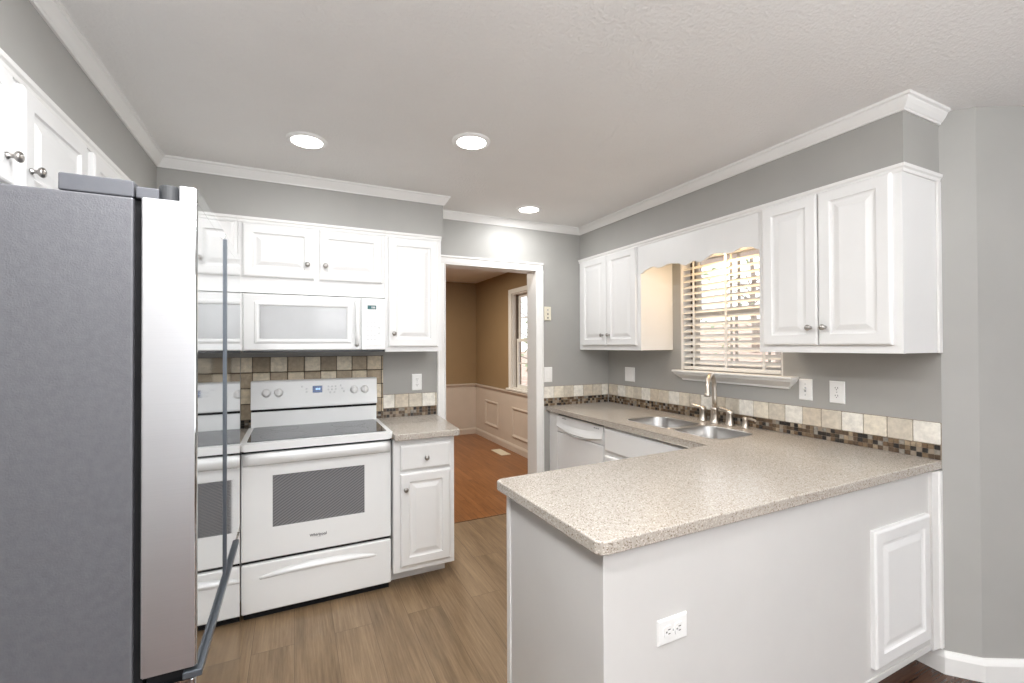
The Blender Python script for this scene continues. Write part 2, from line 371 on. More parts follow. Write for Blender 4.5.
# soffits
b = MB(); b.prism([(XL, -.6), (XSL, -.6), (XSL, YSB), (XSE, YSB), (XSE, YB), (XL, YB)], ZS+.002, ZC); struct(b, 'wall_soffit_left', M['wall'], O0)
b = MB(); b.box(XSR, XR, YRE, YB, ZS+.002, ZC); struct(b, 'wall_soffit_right', M['wall'], O0)
# dining room
b = MB(); b.box(XL, XD, YD, YD+.1, .78, ZC); struct(b, 'wall_dining_far', M['tanwall'], O0)
b = MB(); b.box(XL, XD, YD-.012, YD+.1, 0, .78); struct(b, 'wall_dining_wainscot_far', M['wainscot'], O0)
DY0, DY1, DZ0, DZ1 = 4.5, 5.5, .84, 2.12
b = MB()
for y0, y1, z0, z1 in [(YW, DY0, .78, ZC), (DY1, YD, .78, ZC), (DY0, DY1, DZ1, ZC), (DY0, DY1, .78, DZ0)]: b.box(XD, XD+.14, y0, y1, z0, z1)
struct(b, 'wall_dining_right', M['tanwall'], O0)
b = MB(); b.box(XD-.012, XD+.14, YW, YD, 0, .78); struct(b, 'wall_dining_wainscot_right', M['wainscot'], O0)
RAIL = [(0, .765), (.012, .765), (.018, .78), (.03, .79), (.03, .808), (0, .808)]
b = MB(); b.sweep([(1.0, YD-.012), (XD-.012, YD-.012), (XD-.012, YW+.02)], RAIL); struct(b, 'trim_chair_rail', M['wainscot'])
BASE = [(0, 0), (.016, 0), (.016, .07), (.012, .082), (.006, .095), (0, .095)]
b = MB(); b.sweep([(XL+.01, YD-.012), (XD-.012, YD-.012), (XD-.012, YW+.02)], BASE); struct(b, 'baseboard_dining', M['wainscot'])
for k, (y0, y1, z0, z1) in enumerate([(5.94, 6.42, .22, .59), (4.75, 5.47, .19, .59)]):
    b = MB(right_frame(XD-.012, y1, z0)); w, h = y1-y0, z1-z0
    b.rings(w, h, [(0, 0), (0, .010), (.006, .016), (.018, .016), (.03, .008), (.038, .004), (.038, 0)], close_back=False, fill=False)
    struct(b, 'trim_panel_%d' % (k+1), M['wainscot'])
# crown moulding
CR = [(0, ZC-.057), (.008, ZC-.057), (.010, ZC-.050), (.014, ZC-.047), (.024, ZC-.033), (.032, ZC-.019), (.033, ZC-.014), (.041, ZC-.010), (.042, ZC), (0, ZC)]
b = MB(); b.sweep([(XSL, -.6), (XSL, YSB), (XSE, YSB), (XSE, YB), (XSR, YB), (XSR, YRE), (XR, YRE)], CR); struct(b, 'trim_crown', M['trim'])
# door casing with jamb lining
def casing_piece(b, a0, a1, c0, c1): b.box(a0, a1, 0, .014, c0, c1, .004); 
b = MB(back_frame(0, YB, 0))
prof = [(0, 0), (.058, 0), (.058, .018), (.048, .020), (.040, .013), (.012, .010), (.004, .008), (0, .006)]
def leg(x0, dirn, z1):
    pts = [(x0+dirn*o, h) for o, h in prof]; b.prism(pts, 0, z1, axis='c')
leg(1.012, -1, 2.04); leg(1.80, 1, 2.04)
b.prism([(h, 2.04+o) for o, h in prof], .954, 1.858, axis='a')
b.box(1.015, 1.021, -.155, .006, 0, 2.04); b.box(1.794, 1.80, -.155, .006, 0, 2.04); b.box(1.021, 1.794, -.155, .006, 2.034, 2.04)
struct(b, 'trim_door_casing', M['trim'])
# baseboards of the living side
d2 = ang
b = MB(); b.sweep([(XR, 1.06), (XR, .951), (p0.x, p0.y), (p1.x, p1.y)], [(o, z*1.0) for o, z in BASE]); struct(b, 'baseboard_right', M['trim'])
b = MB(); b.sweep([(1.858, YB), (1.915, YB)], BASE); struct(b, 'baseboard_back', M['trim'])

# ------------------------------------------------------------------ windows
def sash_window(n, x, y0, y1, z0, z1, meet, muntins, jamb_x, label):
    """double-hung window in a wall whose outside is +X; y0<y1"""
    w = bpy.data.objects.new('window_%d' % n, None); C.objects.link(w); w.location = (x, (y0+y1)/2, z0); ORIG[w.name] = Vector(w.location)
    w['kind'] = 'structure'; w['label'] = label
    b = MB()
    for a in ((y0, y0+.012), (y1-.012, y1)): b.box(jamb_x, x+.06, a[0], a[1], z0, z1)
    b.box(jamb_x, x+.06, y0+.012, y1-.012, z1-.012, z1); b.box(jamb_x, x+.06, y0+.012, y1-.012, z0, z0+.012); b.obj('jamb', M['sash'], w)
    b = MB()
    for a in ((y0+.012, y0+.028), (y1-.028, y1-.012)): b.box(x-.004, x+.05, a[0], a[1], z0+.012, z1-.012)
    b.obj('track', M['sash_dark'], w)
    for k, (c0, c1, dx) in enumerate([(z0+.012, meet+.02, 0), (meet-.02, z1-.012, .026)]):
        b = MB(); X0, X1 = x+dx, x+dx+.022; f = .042; a0, a1 = y0+.028, y1-.028
        b.box(X0, X1, a0, a0+f, c0, c1, .003); b.box(X0, X1, a1-f, a1, c0, c1, .003); b.box(X0, X1, a0+f, a1-f, c0, c0+f, .003); b.box(X0, X1, a0+f, a1-f, c1-f, c1, .003)
        for i in range(1, muntins[0]): yy = a0+f + (a1-a0-2*f)*i/muntins[0]; b.box(X0+.006, X1-.004, yy-.008, yy+.008, c0+f, c1-f)
        for i in range(1, muntins[1]): zz = c0+f + (c1-c0-2*f)*i/muntins[1]; b.box(X0+.005, X1-.005, a0+f, a1-f, zz-.008, zz+.008)
        s = b.obj('sash', M['sash'], w)
        g = MB(); g.box(X0+.009, X0+.012, a0+f-.004, a1-f+.004, c0+f-.004, c1-f+.004); g.obj('pane', M['pane'], s)
    return w
sash_window(1, 2.625, WY0, WY1, WZ0, WZ1, 1.64, (2, 1), XR+.002, 'white double hung kitchen window behind blind')
w2 = sash_window(2, XD+.06, DY0, DY1, DZ0, DZ1, 1.49, (3, 2), XD+.002, 'white double hung dining room window')
b = MB(right_frame(XD, DY1, 0)); WW = DY1-DY0
b.box(-.085, 0, 0, .016, DZ0-.0, DZ1, .004); b.box(WW, WW+.085, 0, .016, DZ0, DZ1, .004); b.box(-.085, WW+.085, 0, .016, DZ1, DZ1+.06, .004)
b.box(-.105, WW+.105, 0, .05, DZ0-.025, DZ0, .005); struct(b, 'trim_dining_window', M['trim'])
# kitchen window stool with moulded apron
b = MB(right_frame(XR, 2.437, 0)); b.box(0, .874, 0, .073, 1.226, 1.240, .004)
for (i0, h0, z0), (i1, h1, z1) in zip([(.006, .064, 1.226), (.012, .058, 1.212), (.030, .034, 1.192), (.044, .018, 1.18)], [(.012, .058, 1.212), (.030, .034, 1.192), (.044, .018, 1.18), (.05, .014, 1.168)]):
    q = [b.v(p) for p in [(i0, 0, z0), (.874-i0, 0, z0), (.874-i0, h0, z0), (i0, h0, z0)]]; r = [b.v(p) for p in [(i1, 0, z1), (.874-i1, 0, z1), (.874-i1, h1, z1), (i1, h1, z1)]]
    for k in range(4): b.face([q[k], q[(k+1) % 4], r[(k+1) % 4], r[k]])
b.face(r); struct(b, 'trim_window_stool', M['trim'])

# blind
bl = thing('window_blind', (2.553, 2.035, 1.241), 'white horizontal slat blind lowered over the kitchen window', 'blind')
sy0, sy1 = WY0+.018, WY1-.018
b = MB(); b.box(2.535, 2.588, sy0, sy1, 2.02, 2.066, .004); b.obj('headrail', M['slat'], bl)
b = MB(); b.box(2.538, 2.585, sy0, sy1, 1.245, 1.268, .005); b.obj('bottom_rail', M['slat'], bl)
z = 1.298; ti = math.radians(30); n_s = 0
while z < 2.01:
    b = MB(); dx, dz = .0245*math.cos(ti), .0245*math.sin(ti)
    q = [(2.561-dx, z-dz), (2.561, z+.0035), (2.561+dx, z+dz), (2.561+dx, z+dz+.003), (2.561, z+.0065), (2.561-dx, z-dz+.003)]
    b.prism([(p[0], p[1]) for p in q], sy0+.002, sy1-.002, axis='b'); b.obj('slat', M['slat'], bl); z += .0445; n_s += 1
for yy in (sy0+.1, (sy0+sy1)/2, sy1-.1):
    b = MB()
    for xx in (2.5335, 2.5868): b.box(xx, xx+.001, yy-.009, yy+.009, 1.268, 2.02)
    b.obj('ladder_tape', M['slat'], bl)

# ------------------------------------------------------------------ cabinetry
T = .02
DOOR = [(0, 0), (0, T-.006), (.004, T-.002), (.009, T), (.050, T), (.054, T-.006), (.060, T-.0085), (.068, T-.0085), (.090, T-.002), (.093, T-.0015)]
def door_prof(w, h):
    s = min(1., (min(w, h)-.03)/.19); return [(i*s if i > .01 else i, d) for i, d in DOOR]
def add_knob(F, a, c, parent, b0=T):
    k = MB(F); k.lathe([(.0085, b0), (.0085, b0+.003), (.005, b0+.006), (.005, b0+.013), (.012, b0+.018), (.0145, b0+.023), (.0125, b0+.028), (.006, b0+.0305), (.0005, b0+.031)], (a, 0, c), 'b', 18)
    return part_label(k.obj('knob', M['knob'], parent), 'round satin nickel knob')
def add_door(F, a, c, w, h, parent, knob=None, name='door'):
    m = MB(F); m.rings(w, h, door_prof(w, h), a, c); d = m.obj(name, M['white'], parent)
    if knob: add_knob(F, knob[0], knob[1], d)
    return d
def add_drawer(F, a, c, w, h, parent, knob=None, name='drawer'):
    m = MB(F); m.rings(w, h, [(0, 0), (0, T-.007), (.004, T-.003), (.012, T)], a, c); d = m.obj(name, M['white'], parent)
    if knob: add_knob(F, knob[0], knob[1], d)
    return d
G_W = 'white raised panel wall cabinets'; G_B = 'white base cabinets'
TRIMP = [(0, ZS-.03), (.006, ZS-.03), (.008, ZS-.018), (.014, ZS-.012), (.016, ZS), (0, ZS)]
# --- right wall, near the window's right side
XF = 2.227
def wall_cab_right(y0, y1, z0, splits, label, knobs, trim_path):
    t = thing('wall_cabinet', ((XF+XR)/2, (y0+y1)/2, z0), label, 'cabinet', G_W)
    F = right_frame(XF, y1, 0)
    b = MB(); b.box(XF+.019, XR-.001, y0+.001, y1-.001, z0+.001, ZS); b.obj('body', M['white'], t)
    b = MB(); b.box(XF, XF+.019, y0, y1, z0, ZS, .001); b.obj('face_frame', M['white'], t)
    for (s0, s1), kn in zip(splits, knobs):
        add_door(F, y1-s1, z0+.036, s1-s0, .712, t, (y1-kn, z0+.118))
    b = MB(); b.sweep(trim_path, TRIMP); b.obj('top_moulding', M['trim'], t)
    return t
c1 = wall_cab_right(.953, 1.58, 1.381, [(.985, 1.272), (1.278, 1.552)], 'white two door wall cabinet right of the kitchen window', (1.243, 1.308), [(XF, 1.58), (XF, .953), (XR, .953)])
b = MB(); b.box(2.505, XR, .944, .953, 1.381, ZS-.03, .001); b.obj('scribe_strip', M['trim'], c1)
c2 = wall_cab_right(2.49, YB-.002, 1.381, [(2.525, 2.862), (2.868, 3.205)], 'white two door wall cabinet in the corner left of the kitchen window', (2.825, 2.905), [(XF, YB-.002), (XF, 2.49)])
# valance between them
va = thing('valance', (XF+.01, 2.035, 1.93), 'white scalloped wooden valance board spanning above the kitchen window', 'valance')
yA, yB = 2.489, 1.581
ctl = [(2.489, 1.928), (2.44, 1.95), (2.379, 1.962), (2.31, 1.944), (2.22, 1.957), (2.15, 1.948), (2.088, 1.924), (2.023, 1.942), (1.967, 1.926), (1.871, 1.957), (1.752, 1.942), (1.69, 1.957), (1.63, 1.950), (1.581, 1.928)]
pts = []
for (ya, za), (yb, zb) in zip(ctl, ctl[1:]):
    for q in range(8): t = q/8; pts.append((ya+(yb-ya)*t, za+(zb-za)*(1-math.cos(math.pi*t))/2))
pts.append(ctl[-1])
b = MB(); b.prism([(y, z) for y, z in pts] + [(yB, ZS), (yA, ZS)], XF, XF+.019, axis='a'); b.obj('board', M['white'], va)
b = MB(); b.sweep([(XF, yA), (XF, yB)], TRIMP); b.obj('top_moulding', M['trim'], va)

# --- back wall uppers
YF = 2.941
def wall_cab_back(x0, x1, z0, doors, label, knobs, zd0):
    t = thing('wall_cabinet', ((x0+x1)/2, (YF+YB)/2, z0), label, 'cabinet', G_W)
    F = back_frame(x0, YF, 0)
    b = MB(); b.box(x0+.001, x1-.001, YF+.019, YB-.012, z0+.006, ZS); b.obj('body', M['white'], t)
    b = MB(); b.box(x0+.0005, x1-.0005, YF, YF+.019, z0, ZS, .001); b.obj('face_frame', M['white'], t)
    for (a0, a1), kn in zip(doors, knobs): add_door(F, a0-x0, zd0, a1-a0, 2.118-zd0, t, (kn-x0, zd0+.085))
    b = MB(); b.sweep([(x0, YF), (x1, YF)], TRIMP); b.obj('top_moulding', M['trim'], t)
    return t
wall_cab_back(-.285, .521, 1.727, [(-.262, .106), (.135, .502)], 'white short two door wall cabinet above the microwave', (.070, .168), 1.817)
wall_cab_back(.522, .892, 1.383, [(.540, .866)], 'white tall single door wall cabinet right of the microwave', (.572,), 1.415)
wall_cab_back(-.64, -.286, 1.383, [(-.625, -.305)], 'white wall cabinet in the corner left of the microwave', (-.34,), 1.415)
# --- left wall uppers over the refrigerator
XLF = -.663
def wall_cab_left(y0, y1, z0, doors, label, knobs):
    t = thing('wall_cabinet', ((XL+XLF)/2, (y0+y1)/2, z0), label, 'cabinet', G_W)
    F = left_frame(XLF, y0, 0)
    b = MB(); b.box(XL+.001, XLF-.019, y0+.001, y1-.001, z0+.006, ZS); b.obj('body', M['white'], t)
    b = MB(); b.box(XLF-.019, XLF, y0+.0005, y1-.0005, z0, ZS, .001); b.obj('face_frame', M['white'], t)
    for (a0, a1), kn in zip(doors, knobs): add_door(F, a0-y0, z0+.03, a1-a0, 2.118-z0-.03, t, (kn-y0, 1.899))
    b = MB(); b.sweep([(XLF, y0), (XLF, y1)], TRIMP); b.obj('top_moulding', M['trim'], t)
wall_cab_left(1.05, 2.065, 1.80, [(1.09, 1.582), (1.63, 2.035)], 'white two door wall cabinet above the stainless refrigerator', (1.548, 1.662))
wall_cab_left(2.066, 2.92, 1.383, [(2.096, 2.47), (2.48, 2.855)], 'white wall cabinet behind the refrigerator on the left wall', (2.435, 2.515))

# --- base cabinet right of the stove
YBC = 2.655
t = thing('base_cabinet', (.71, 2.95, 0), 'white base cabinet with one drawer and one door right of the stove', 'cabinet', G_B)
b = MB(); b.box(.518, .880, YBC+.019, YB-.003, .10, .874); b.box(.525, .865, 2.79, YB-.01, 0, .10); b.obj('body', M['white'], t)
b = MB(); b.box(.5165, .884, YBC, YBC+.019, .10, .874, .001); b.obj('face_frame', M['white'], t)
F = back_frame(.524, YBC, 0)
add_drawer(F, .030, .692, .302, .148, t, (.181, .760)); add_door(F, .030, .135, .302, .540, t, (.058, .587))
# corner base cabinet left of the stove, behind the refrigerator
t = thing('base_cabinet', (-.62, 2.9, 0), 'white corner base cabinet between the stove and the refrigerator', 'cabinet', G_B)
b = MB(); b.prism([(XL+.002, 2.13), (-.35, 2.13), (-.35, YBC), (-.253, YBC), (-.253, YB-.003), (XL+.002, YB-.003)], .10, .874); b.prism([(XL+.002, 2.14), (-.42, 2.14), (-.42, YBC+.07), (-.275, YBC+.07), (-.275, YB-.01), (XL+.002, YB-.01)], 0, .10); b.obj('body', M['white'], t)
F = left_frame(-.35, 2.13, 0); add_door(F, .05, .135, .42, .70, t, (.43, .78))

# ------------------------------------------------------------------ countertops
def bool_cut(o, cutters):
    for c in cutters:
        md = o.modifiers.new('cut', 'BOOLEAN'); md.operation = 'DIFFERENCE'; md.solver = 'EXACT'; md.object = c
    dg = bpy.context.evaluated_depsgraph_get(); me = bpy.data.meshes.new_from_object(o.evaluated_get(dg))
    o.modifiers.clear(); old = o.data; o.data = me; bpy.data.meshes.remove(old)
    for c in cutters: bpy.data.objects.remove(c)
ZT0, ZT = .876, .914
pl = [(2.532, .952), (2.532, YB-.001), (1.889, YB-.001), (1.878, 1.612), (.704, 1.572), (.687, 1.556), (.703, .965), (.712, .951), (.73, .944)]
b = MB(); b.prism(pl, ZT0, ZT, .005, 3)
top = b.obj('countertop', M['counter'], None, (2.2, 1.3, ZT0)); tag(top, 'speckled beige L shaped countertop over the sink run and peninsula', 'countertop')
SB = [(2.025, 2.335, 2.045, 2.425), (2.025, 2.345, 1.685, 2.010)]
RAD = [[.05, .07, .09, .05], [.05, .07, .07, .05]]
def bowl_outline(i, g=0.):
    x0, x1, y0, y1 = SB[i]; return rounded(x0-g, x1+g, y0-g, y1+g, [r+g for r in RAD[i]], 8)
cut = []
for i in range(2):
    b = MB(); b.prism(bowl_outline(i), ZT0-.05, ZT+.05); cut.append(b.obj('cutter', M['dark'], None, O0))
bool_cut(top, cut)
b = MB(); b.prism([(.5145, YB-.001), (.5145, 2.60), (.895, 2.60), (.907, 2.615), (.952, YB-.001)], ZT0, ZT, .005, 3)
tag(b.obj('countertop', M['counter']), 'small beige countertop piece between the stove and the doorway', 'countertop')
b = MB(); b.prism([(XL+.001, 2.125), (-.325, 2.125), (-.325, 2.60), (-.2515, 2.615), (-.2515, YB-.001), (XL+.001, YB-.001)], ZT0, ZT, .005, 3)
tag(b.obj('countertop', M['counter']), 'beige corner countertop left of the stove behind the refrigerator', 'countertop')

# sink
sk = thing('kitchen_sink', (2.19, 2.045, .70), 'stainless double bowl undermount sink below the window', 'sink')
for i in range(2):
    t0 = bmesh.new(); prev = None
    levels = [(.006, ZT+.0002), (.005, ZT+.0022), (.0, ZT+.0022), (-.002, ZT-.003), (-.006, .74), (-.020, .705), (-.06, .695)]
    b = MB()
    for g, z in levels:
        x0, x1, y0, y1 = SB[i]; rr = [max(.02, r+g) for r in RAD[i]]
        ring = [b.v((p[0], p[1], z)) for p in rounded(x0-g, x1+g, y0-g, y1+g, rr, 8)]
        if prev:
            for k in range(len(ring)): b.face([prev[k], prev[(k+1) % len(ring)], ring[(k+1) % len(ring)], ring[k]], True)
        prev = ring
    b.face(prev); o = b.obj('bowl', M['sink'], sk)
    cx, cy = (SB[i][0]+SB[i][1])/2, (SB[i][2]+SB[i][3])/2
    b = MB(); b.lathe([(.045, .696), (.045, .699), (.036, .6995), (.030, .697), (.004, .697)], (cx, cy, 0), 'c', 24); b.obj('drain', M['sink'], o)
# faucet
fa = thing('faucet', (2.44, 2.05, ZT), 'satin nickel gooseneck faucet with two lever handles behind the sink', 'faucet')
F = Frame((2.44, 2.05, ZT), (-.906, -.423, 0), (.423, -.906, 0))
b = MB(F); b.lathe([(.031, 0), (.031, .006), (.026, .012), (.0235, .03), (.022, .085), (.025, .09), (.025, .10), (.018, .105)], (0, 0, 0), 'c', 24)
b.obj('spout_base', M['nickel'], fa)
pts = [(0, 0, .10), (0, 0, .16), (0, 0, .225)]
for k in range(1, 13): a = math.pi*k/12; pts.append((.075-.075*math.cos(a), 0, .225+.09*math.sin(a)))
pts += [(.151, 0, .205), (.152, 0, .19)]
b = MB(F); b.tube(pts, [.0145]*(len(pts)-3)+[.0145, .015, .016], 16); b.obj('gooseneck', M['nickel'], fa)
b = MB(F); b.lathe([(.0175, .184), (.0195, .190), (.0195, .202), (.017, .206)], (.152, 0, 0), 'c', 20); b.obj('aerator', M['nickel'], fa)
for yy, dirs in ((2.155, (-.45, .65)), (1.95, (-.15, .85))):
    G = Frame((2.455, yy, ZT)); G.B = Vector((0, 1, 0))
    b = MB(G); b.lathe([(.028, 0), (.028, .005), (.024, .012), (.021, .035), (.019, .066), (.021, .072), (.021, .088), (.014, .097), (.003, .099)], (0, 0, 0), 'c', 20)
    h = b.obj('lever_handle', M['nickel'], fa)
    dx, dy = Vector(dirs).normalized() * .075
    b = MB(G); b.tube([(0, 0, .086), (dx*.3, dy*.3, .094), (dx*.7, dy*.7, .100), (dx, dy, .107)], [.010, .009, .0085, .0095], 12); b.obj('lever', M['nickel'], h)
so = thing('soap_dispenser', (2.46, 1.845, ZT), 'short satin nickel soap dispenser right of the faucet handles', 'soap dispenser')
G = Frame((2.46, 1.845, ZT)); G.B = Vector((0, 1, 0))
b = MB(G); b.lathe([(.021, 0), (.021, .004), (.016, .009), (.0145, .045), (.016, .05), (.016, .062), (.009, .066), (.002, .067)], (0, 0, 0), 'c', 20); b.obj('pump_body', M['nickel'], so)
b = MB(G); b.tube([(0, 0, .058), (-.006, -.03, .061), (-.012, -.068, .060), (-.013, -.078, .054)], [.007, .0065, .006, .006], 12); b.obj('nozzle', M['nickel'], so)

# ------------------------------------------------------------------ tile backsplashes
def backsplash(F, length, name_label, tall=0, pool='tiles', a_start=0., off=0.):
    """F: a along the wall, b outward, c up from the counter"""
    t = thing('tile_backsplash', F(length/2, 0, 0), name_label, 'backsplash', 'stone tile backsplashes')
    hm = .064; p = .0985; g = .0045 if tall else .0035; pv = p
    if tall: hm = .046
    b = MB(F); b.box(0, length, 0, .0045, 0, hm + max(1, tall)*pv - (.001 if tall else 0)); b.obj('grout', M['grout_dark' if tall else 'grout'], t)
    b = MB(F); a = -off; k = random.randint(0, 4)
    while a < length-.004:
        a0, a1 = max(0, a+g/2), min(length, a+p-g/2)
        if a1-a0 > .008:
            for r in range(max(1, tall)):
                z0, z1 = hm+r*pv+g/2+random.uniform(0, .001), hm+(r+1)*pv-g/2-random.uniform(0, .001)
                b.mi = random.choice([1, 3, 1, 3, 3] if (k+r) % 2 else [0, 2, 4, 4, 0]) if pool != 'tiles' else [3, 0, 4, 3, 1, 4][k % 6]
                b.box(a0, a1, 0, .010+random.uniform(-.0008, .0008), z0, z1, .0025, 1)
        a += p; k += 1
    b.obj('stone_tiles', M[pool], t)
    b = MB(F); a = 0; q = .0212
    while a < length-.006:
        for r in range(3):
            if random.random() < .9:
                b.mi = random.choice([0, 1, 2, 3, 4, 5, 0, 1, 3, 5]); b.box(a+.001, min(length, a+q-.001), 0, .0085, r*hm/3+.001, (r+1)*hm/3-.001, .001, 1)
        a += q
    b.obj('mosaic_strip', M['mosaic'], t); return t
backsplash(back_frame(-.30, YB, ZT+.0005), .862, 'tall brown stone tile backsplash behind the stove under the microwave', 4, 'tiles_dark', off=.035)
backsplash(back_frame(.564, YB, ZT+.0005), .386, 'short tile backsplash behind the small countertop right of the stove', off=.02)
backsplash(back_frame(1.862, YB, ZT+.0005), .658, 'short tile backsplash beside the doorway above the dishwasher corner')
backsplash(right_frame(XR, YB-.012, ZT+.0005), 2.292, 'long tile and mosaic backsplash strip running behind the sink', off=.072)

# ------------------------------------------------------------------ outlets and switches
def plate(F, w, h, kind, label, cat='outlet', horizontal=False, m='plastic'):
    """F's origin is the plate's centre on the wall"""
    t = thing('wall_outlet' if cat == 'outlet' else 'light_switch' if cat == 'switch' else 'wall_plate', F(0, 0, 0), label, cat, 'white wall plates')
    b = MB(F); b.rings(w, h, [(0, 0), (0, .002), (.003, .0055), (.006, .006)], -w/2, -h/2); b.obj('cover_plate', M[m], t)
    def P(u, v): return (v, u) if horizontal else (u, v)
    if kind == 'duplex':
        for s in (-1, 1):
            b = MB(F); u, v = P(0, s*.020); b.prism([(x+u, y+v) for x, y in rounded(*(-.0165, .0165, -.014, .014) if not horizontal else (-.014, .014, -.0165, .0165), .007, 4)], .006, .008, axis='b'); r = b.obj('receptacle', M[m], t)
            b = MB(F)
            for du, dv, a, c in [(-.006, .003, .0012, .004), (.006, .003, .0012, .0045), (0, -.007, .0022, .0022)]:
                u, v = P(du, s*.020+dv); aa, cc = P(a, c); b.box(u-aa, u+aa, .008, .0084, v-cc, v+cc)
            b.obj('slots', M['ink'], r)
    elif kind == 'toggle':
        b = MB(F); b.box(-.005, .005, .006, .007, -.012, .012); b.obj('toggle_slot', M['print'], t)
        b = MB(F); b.prism([(.007, -.004), (.018, .003), (.017, .009), (.007, .006)], -.0035, .0035, axis='a'); b.obj('toggle', M[m], t)
    elif kind == 'rocker2':
        for s in (-1, 1):
            b = MB(F); b.rings(.033, .066, [(0, .006), (0, .0085), (.003, .0095)], s*.023-.0165, -.033); b.obj('rocker', M[m], t)
    elif kind == 'rocker':
        b = MB(F); b.rings(.033, .066, [(0, .006), (0, .0085), (.003, .0095)], -.0165, -.033); b.obj('rocker', M[m], t)
    elif kind == 'jack':
        for v in (.030, -.004, -.036):
            b = MB(F); b.box(-.005, .005, .006, .0075, v-.006, v+.006); b.obj('socket', M['ink'] if v < 0 else M['print'], t)
    if kind in ('duplex', 'toggle'):
        for v in ((0,) if kind == 'duplex' else (-.03, .03)):
            b = MB(F); u, vv = P(0, v); b.lathe([(.0028, .006), (.0025, .0072), (.0005, .0074)], (u, 0, vv), 'b', 10); b.obj('screw', M['print'], t)
    return t
plate(back_frame(.803, YB, 1.157), .072, .118, 'duplex', 'white outlet on the grey wall right of the stove')
plate(back_frame(1.907, YB, 1.175), .080, .125, 'rocker', 'white rocker switch between the doorway casing and the corner cabinet', 'switch')
plate(back_frame(1.905, YB, 1.685), .066, .115, 'jack', 'cream wall plate with small dark holes high beside the doorway casing', 'wall plate', m='cream')
plate(right_frame(XR, 2.969, 1.174), .118, .118, 'rocker2', 'white double switch plate under the corner wall cabinet', 'switch')
plate(right_frame(XR, 1.528, 1.172), .072, .115, 'toggle', 'white toggle switch right of the window stool', 'switch')
plate(right_frame(XR, 1.368, 1.172), .074, .115, 'duplex', 'white duplex outlet right of the toggle switch under the wall cabinet')

# ------------------------------------------------------------------ peninsula, sink run
YP = .972
pn = thing('peninsula_cabinet', (1.6, 1.27, 0), 'pale grey panelled peninsula base with a small white access door', 'cabinet', G_B)
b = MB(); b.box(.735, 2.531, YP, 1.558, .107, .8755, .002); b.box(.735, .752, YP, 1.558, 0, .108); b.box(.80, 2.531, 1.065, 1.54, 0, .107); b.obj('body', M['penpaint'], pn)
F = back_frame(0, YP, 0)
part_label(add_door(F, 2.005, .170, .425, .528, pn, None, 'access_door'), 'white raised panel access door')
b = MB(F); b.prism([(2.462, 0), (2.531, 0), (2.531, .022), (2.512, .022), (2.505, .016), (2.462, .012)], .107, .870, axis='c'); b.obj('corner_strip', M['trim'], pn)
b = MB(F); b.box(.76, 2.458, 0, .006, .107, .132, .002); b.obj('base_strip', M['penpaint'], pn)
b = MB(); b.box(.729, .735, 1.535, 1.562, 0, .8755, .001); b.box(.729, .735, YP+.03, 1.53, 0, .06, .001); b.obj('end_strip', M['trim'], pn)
plate(Frame((.976, YP, .607), (1, 0, 0), (0, -1, 0)), .112, .072, 'duplex', 'white horizontal outlet low on the pale peninsula panel', horizontal=True)

XBF = 1.92
sb = thing('base_cabinet', (2.22, 2.04, 0), 'white sink base cabinet between the dishwasher and the peninsula', 'cabinet', G_B)
b = MB()
for y0, y1 in ((1.561, 1.579), (2.499, 2.517)): b.box(XBF+.019, 2.53, y0, y1, .10, .874)
b.box(XBF+.019, 2.53, 1.579, 2.499, .10, .118); b.box(2.515, 2.53, 1.579, 2.499, .118, .874); b.box(XBF+.075, XBF+.09, 1.561, 2.517, 0, .10)
b.obj('body', M['white'], sb)
b = MB(); b.box(XBF, XBF+.019, 1.561, 1.60, .10, .874); b.box(XBF, XBF+.019, 2.478, 2.517, .10, .874)
b.box(XBF, XBF+.019, 1.60, 2.478, .845, .874); b.box(XBF, XBF+.019, 1.60, 2.478, .655, .70); b.box(XBF, XBF+.019, 1.60, 2.478, .10, .14); b.obj('face_frame', M['white'], sb)
F = right_frame(XBF, 2.517, 0)
add_drawer(F, .025, .700, .906, .155, sb, None, 'false_drawer_front')
add_door(F, .025, .125, .450, .545, sb, (.445, .62)); add_door(F, .481, .125, .450, .545, sb, (.511, .62))
b = MB(); b.box(XBF-.002, 2.53, 3.126, YB-.003, 0, .874, .001)
tag(b.obj('filler_panel', M['white']), 'white filler panel between the dishwasher and the doorway wall', 'cabinet panel')

# dishwasher
dw = thing('dishwasher', (2.2, 2.82, 0), 'white dishwasher under the countertop beside the doorway', 'dishwasher')
b = MB(); b.box(XBF+.03, 2.52, 2.523, 3.121, .10, .868); b.obj('tub', M['enamel_grey'], dw)
b = MB(); b.box(XBF+.045, 2.5, 2.53, 3.115, .0, .10); b.obj('toe_panel', M['dark'], dw)
b = MB(); b.box(XBF+.006, XBF+.05, 2.53, 3.115, .8605, .873); b.obj('top_shade_strip', M['dark'], dw)  # dark strip standing in for shade in the gap under the counter
F = right_frame(XBF+.03, 3.121, 0)
b = MB(F); b.box(.002, .596, 0, .034, .11, .722, .006); b.obj('door_panel', M['enamel'], dw)
b = MB(F); n = 24; prev = None   # control panel bulges and dips into a smile along its lower lip
rows = []
for i in range(n+1):
    a = .002 + .594*i/n; s = 2*i/n-1; dip = .745 + .03*s*s
    rows.append([b.v((a, h, z)) for h, z in [(0, .728), (.032, .728), (.036, dip-.012), (.060-.012*s*s, dip), (.054-.01*s*s, dip+.022), (.040, dip+.05 if dip+.05 < .845 else .845), (.034, .858), (0, .858)]])
for q, w in zip(rows, rows[1:]):
    for j in range(8): b.face([q[j], q[(j+1) % 8], w[(j+1) % 8], w[j]])
b.face(rows[0][::-1]); b.face(rows[-1]); cp = b.obj('control_panel', M['enamel'], dw)
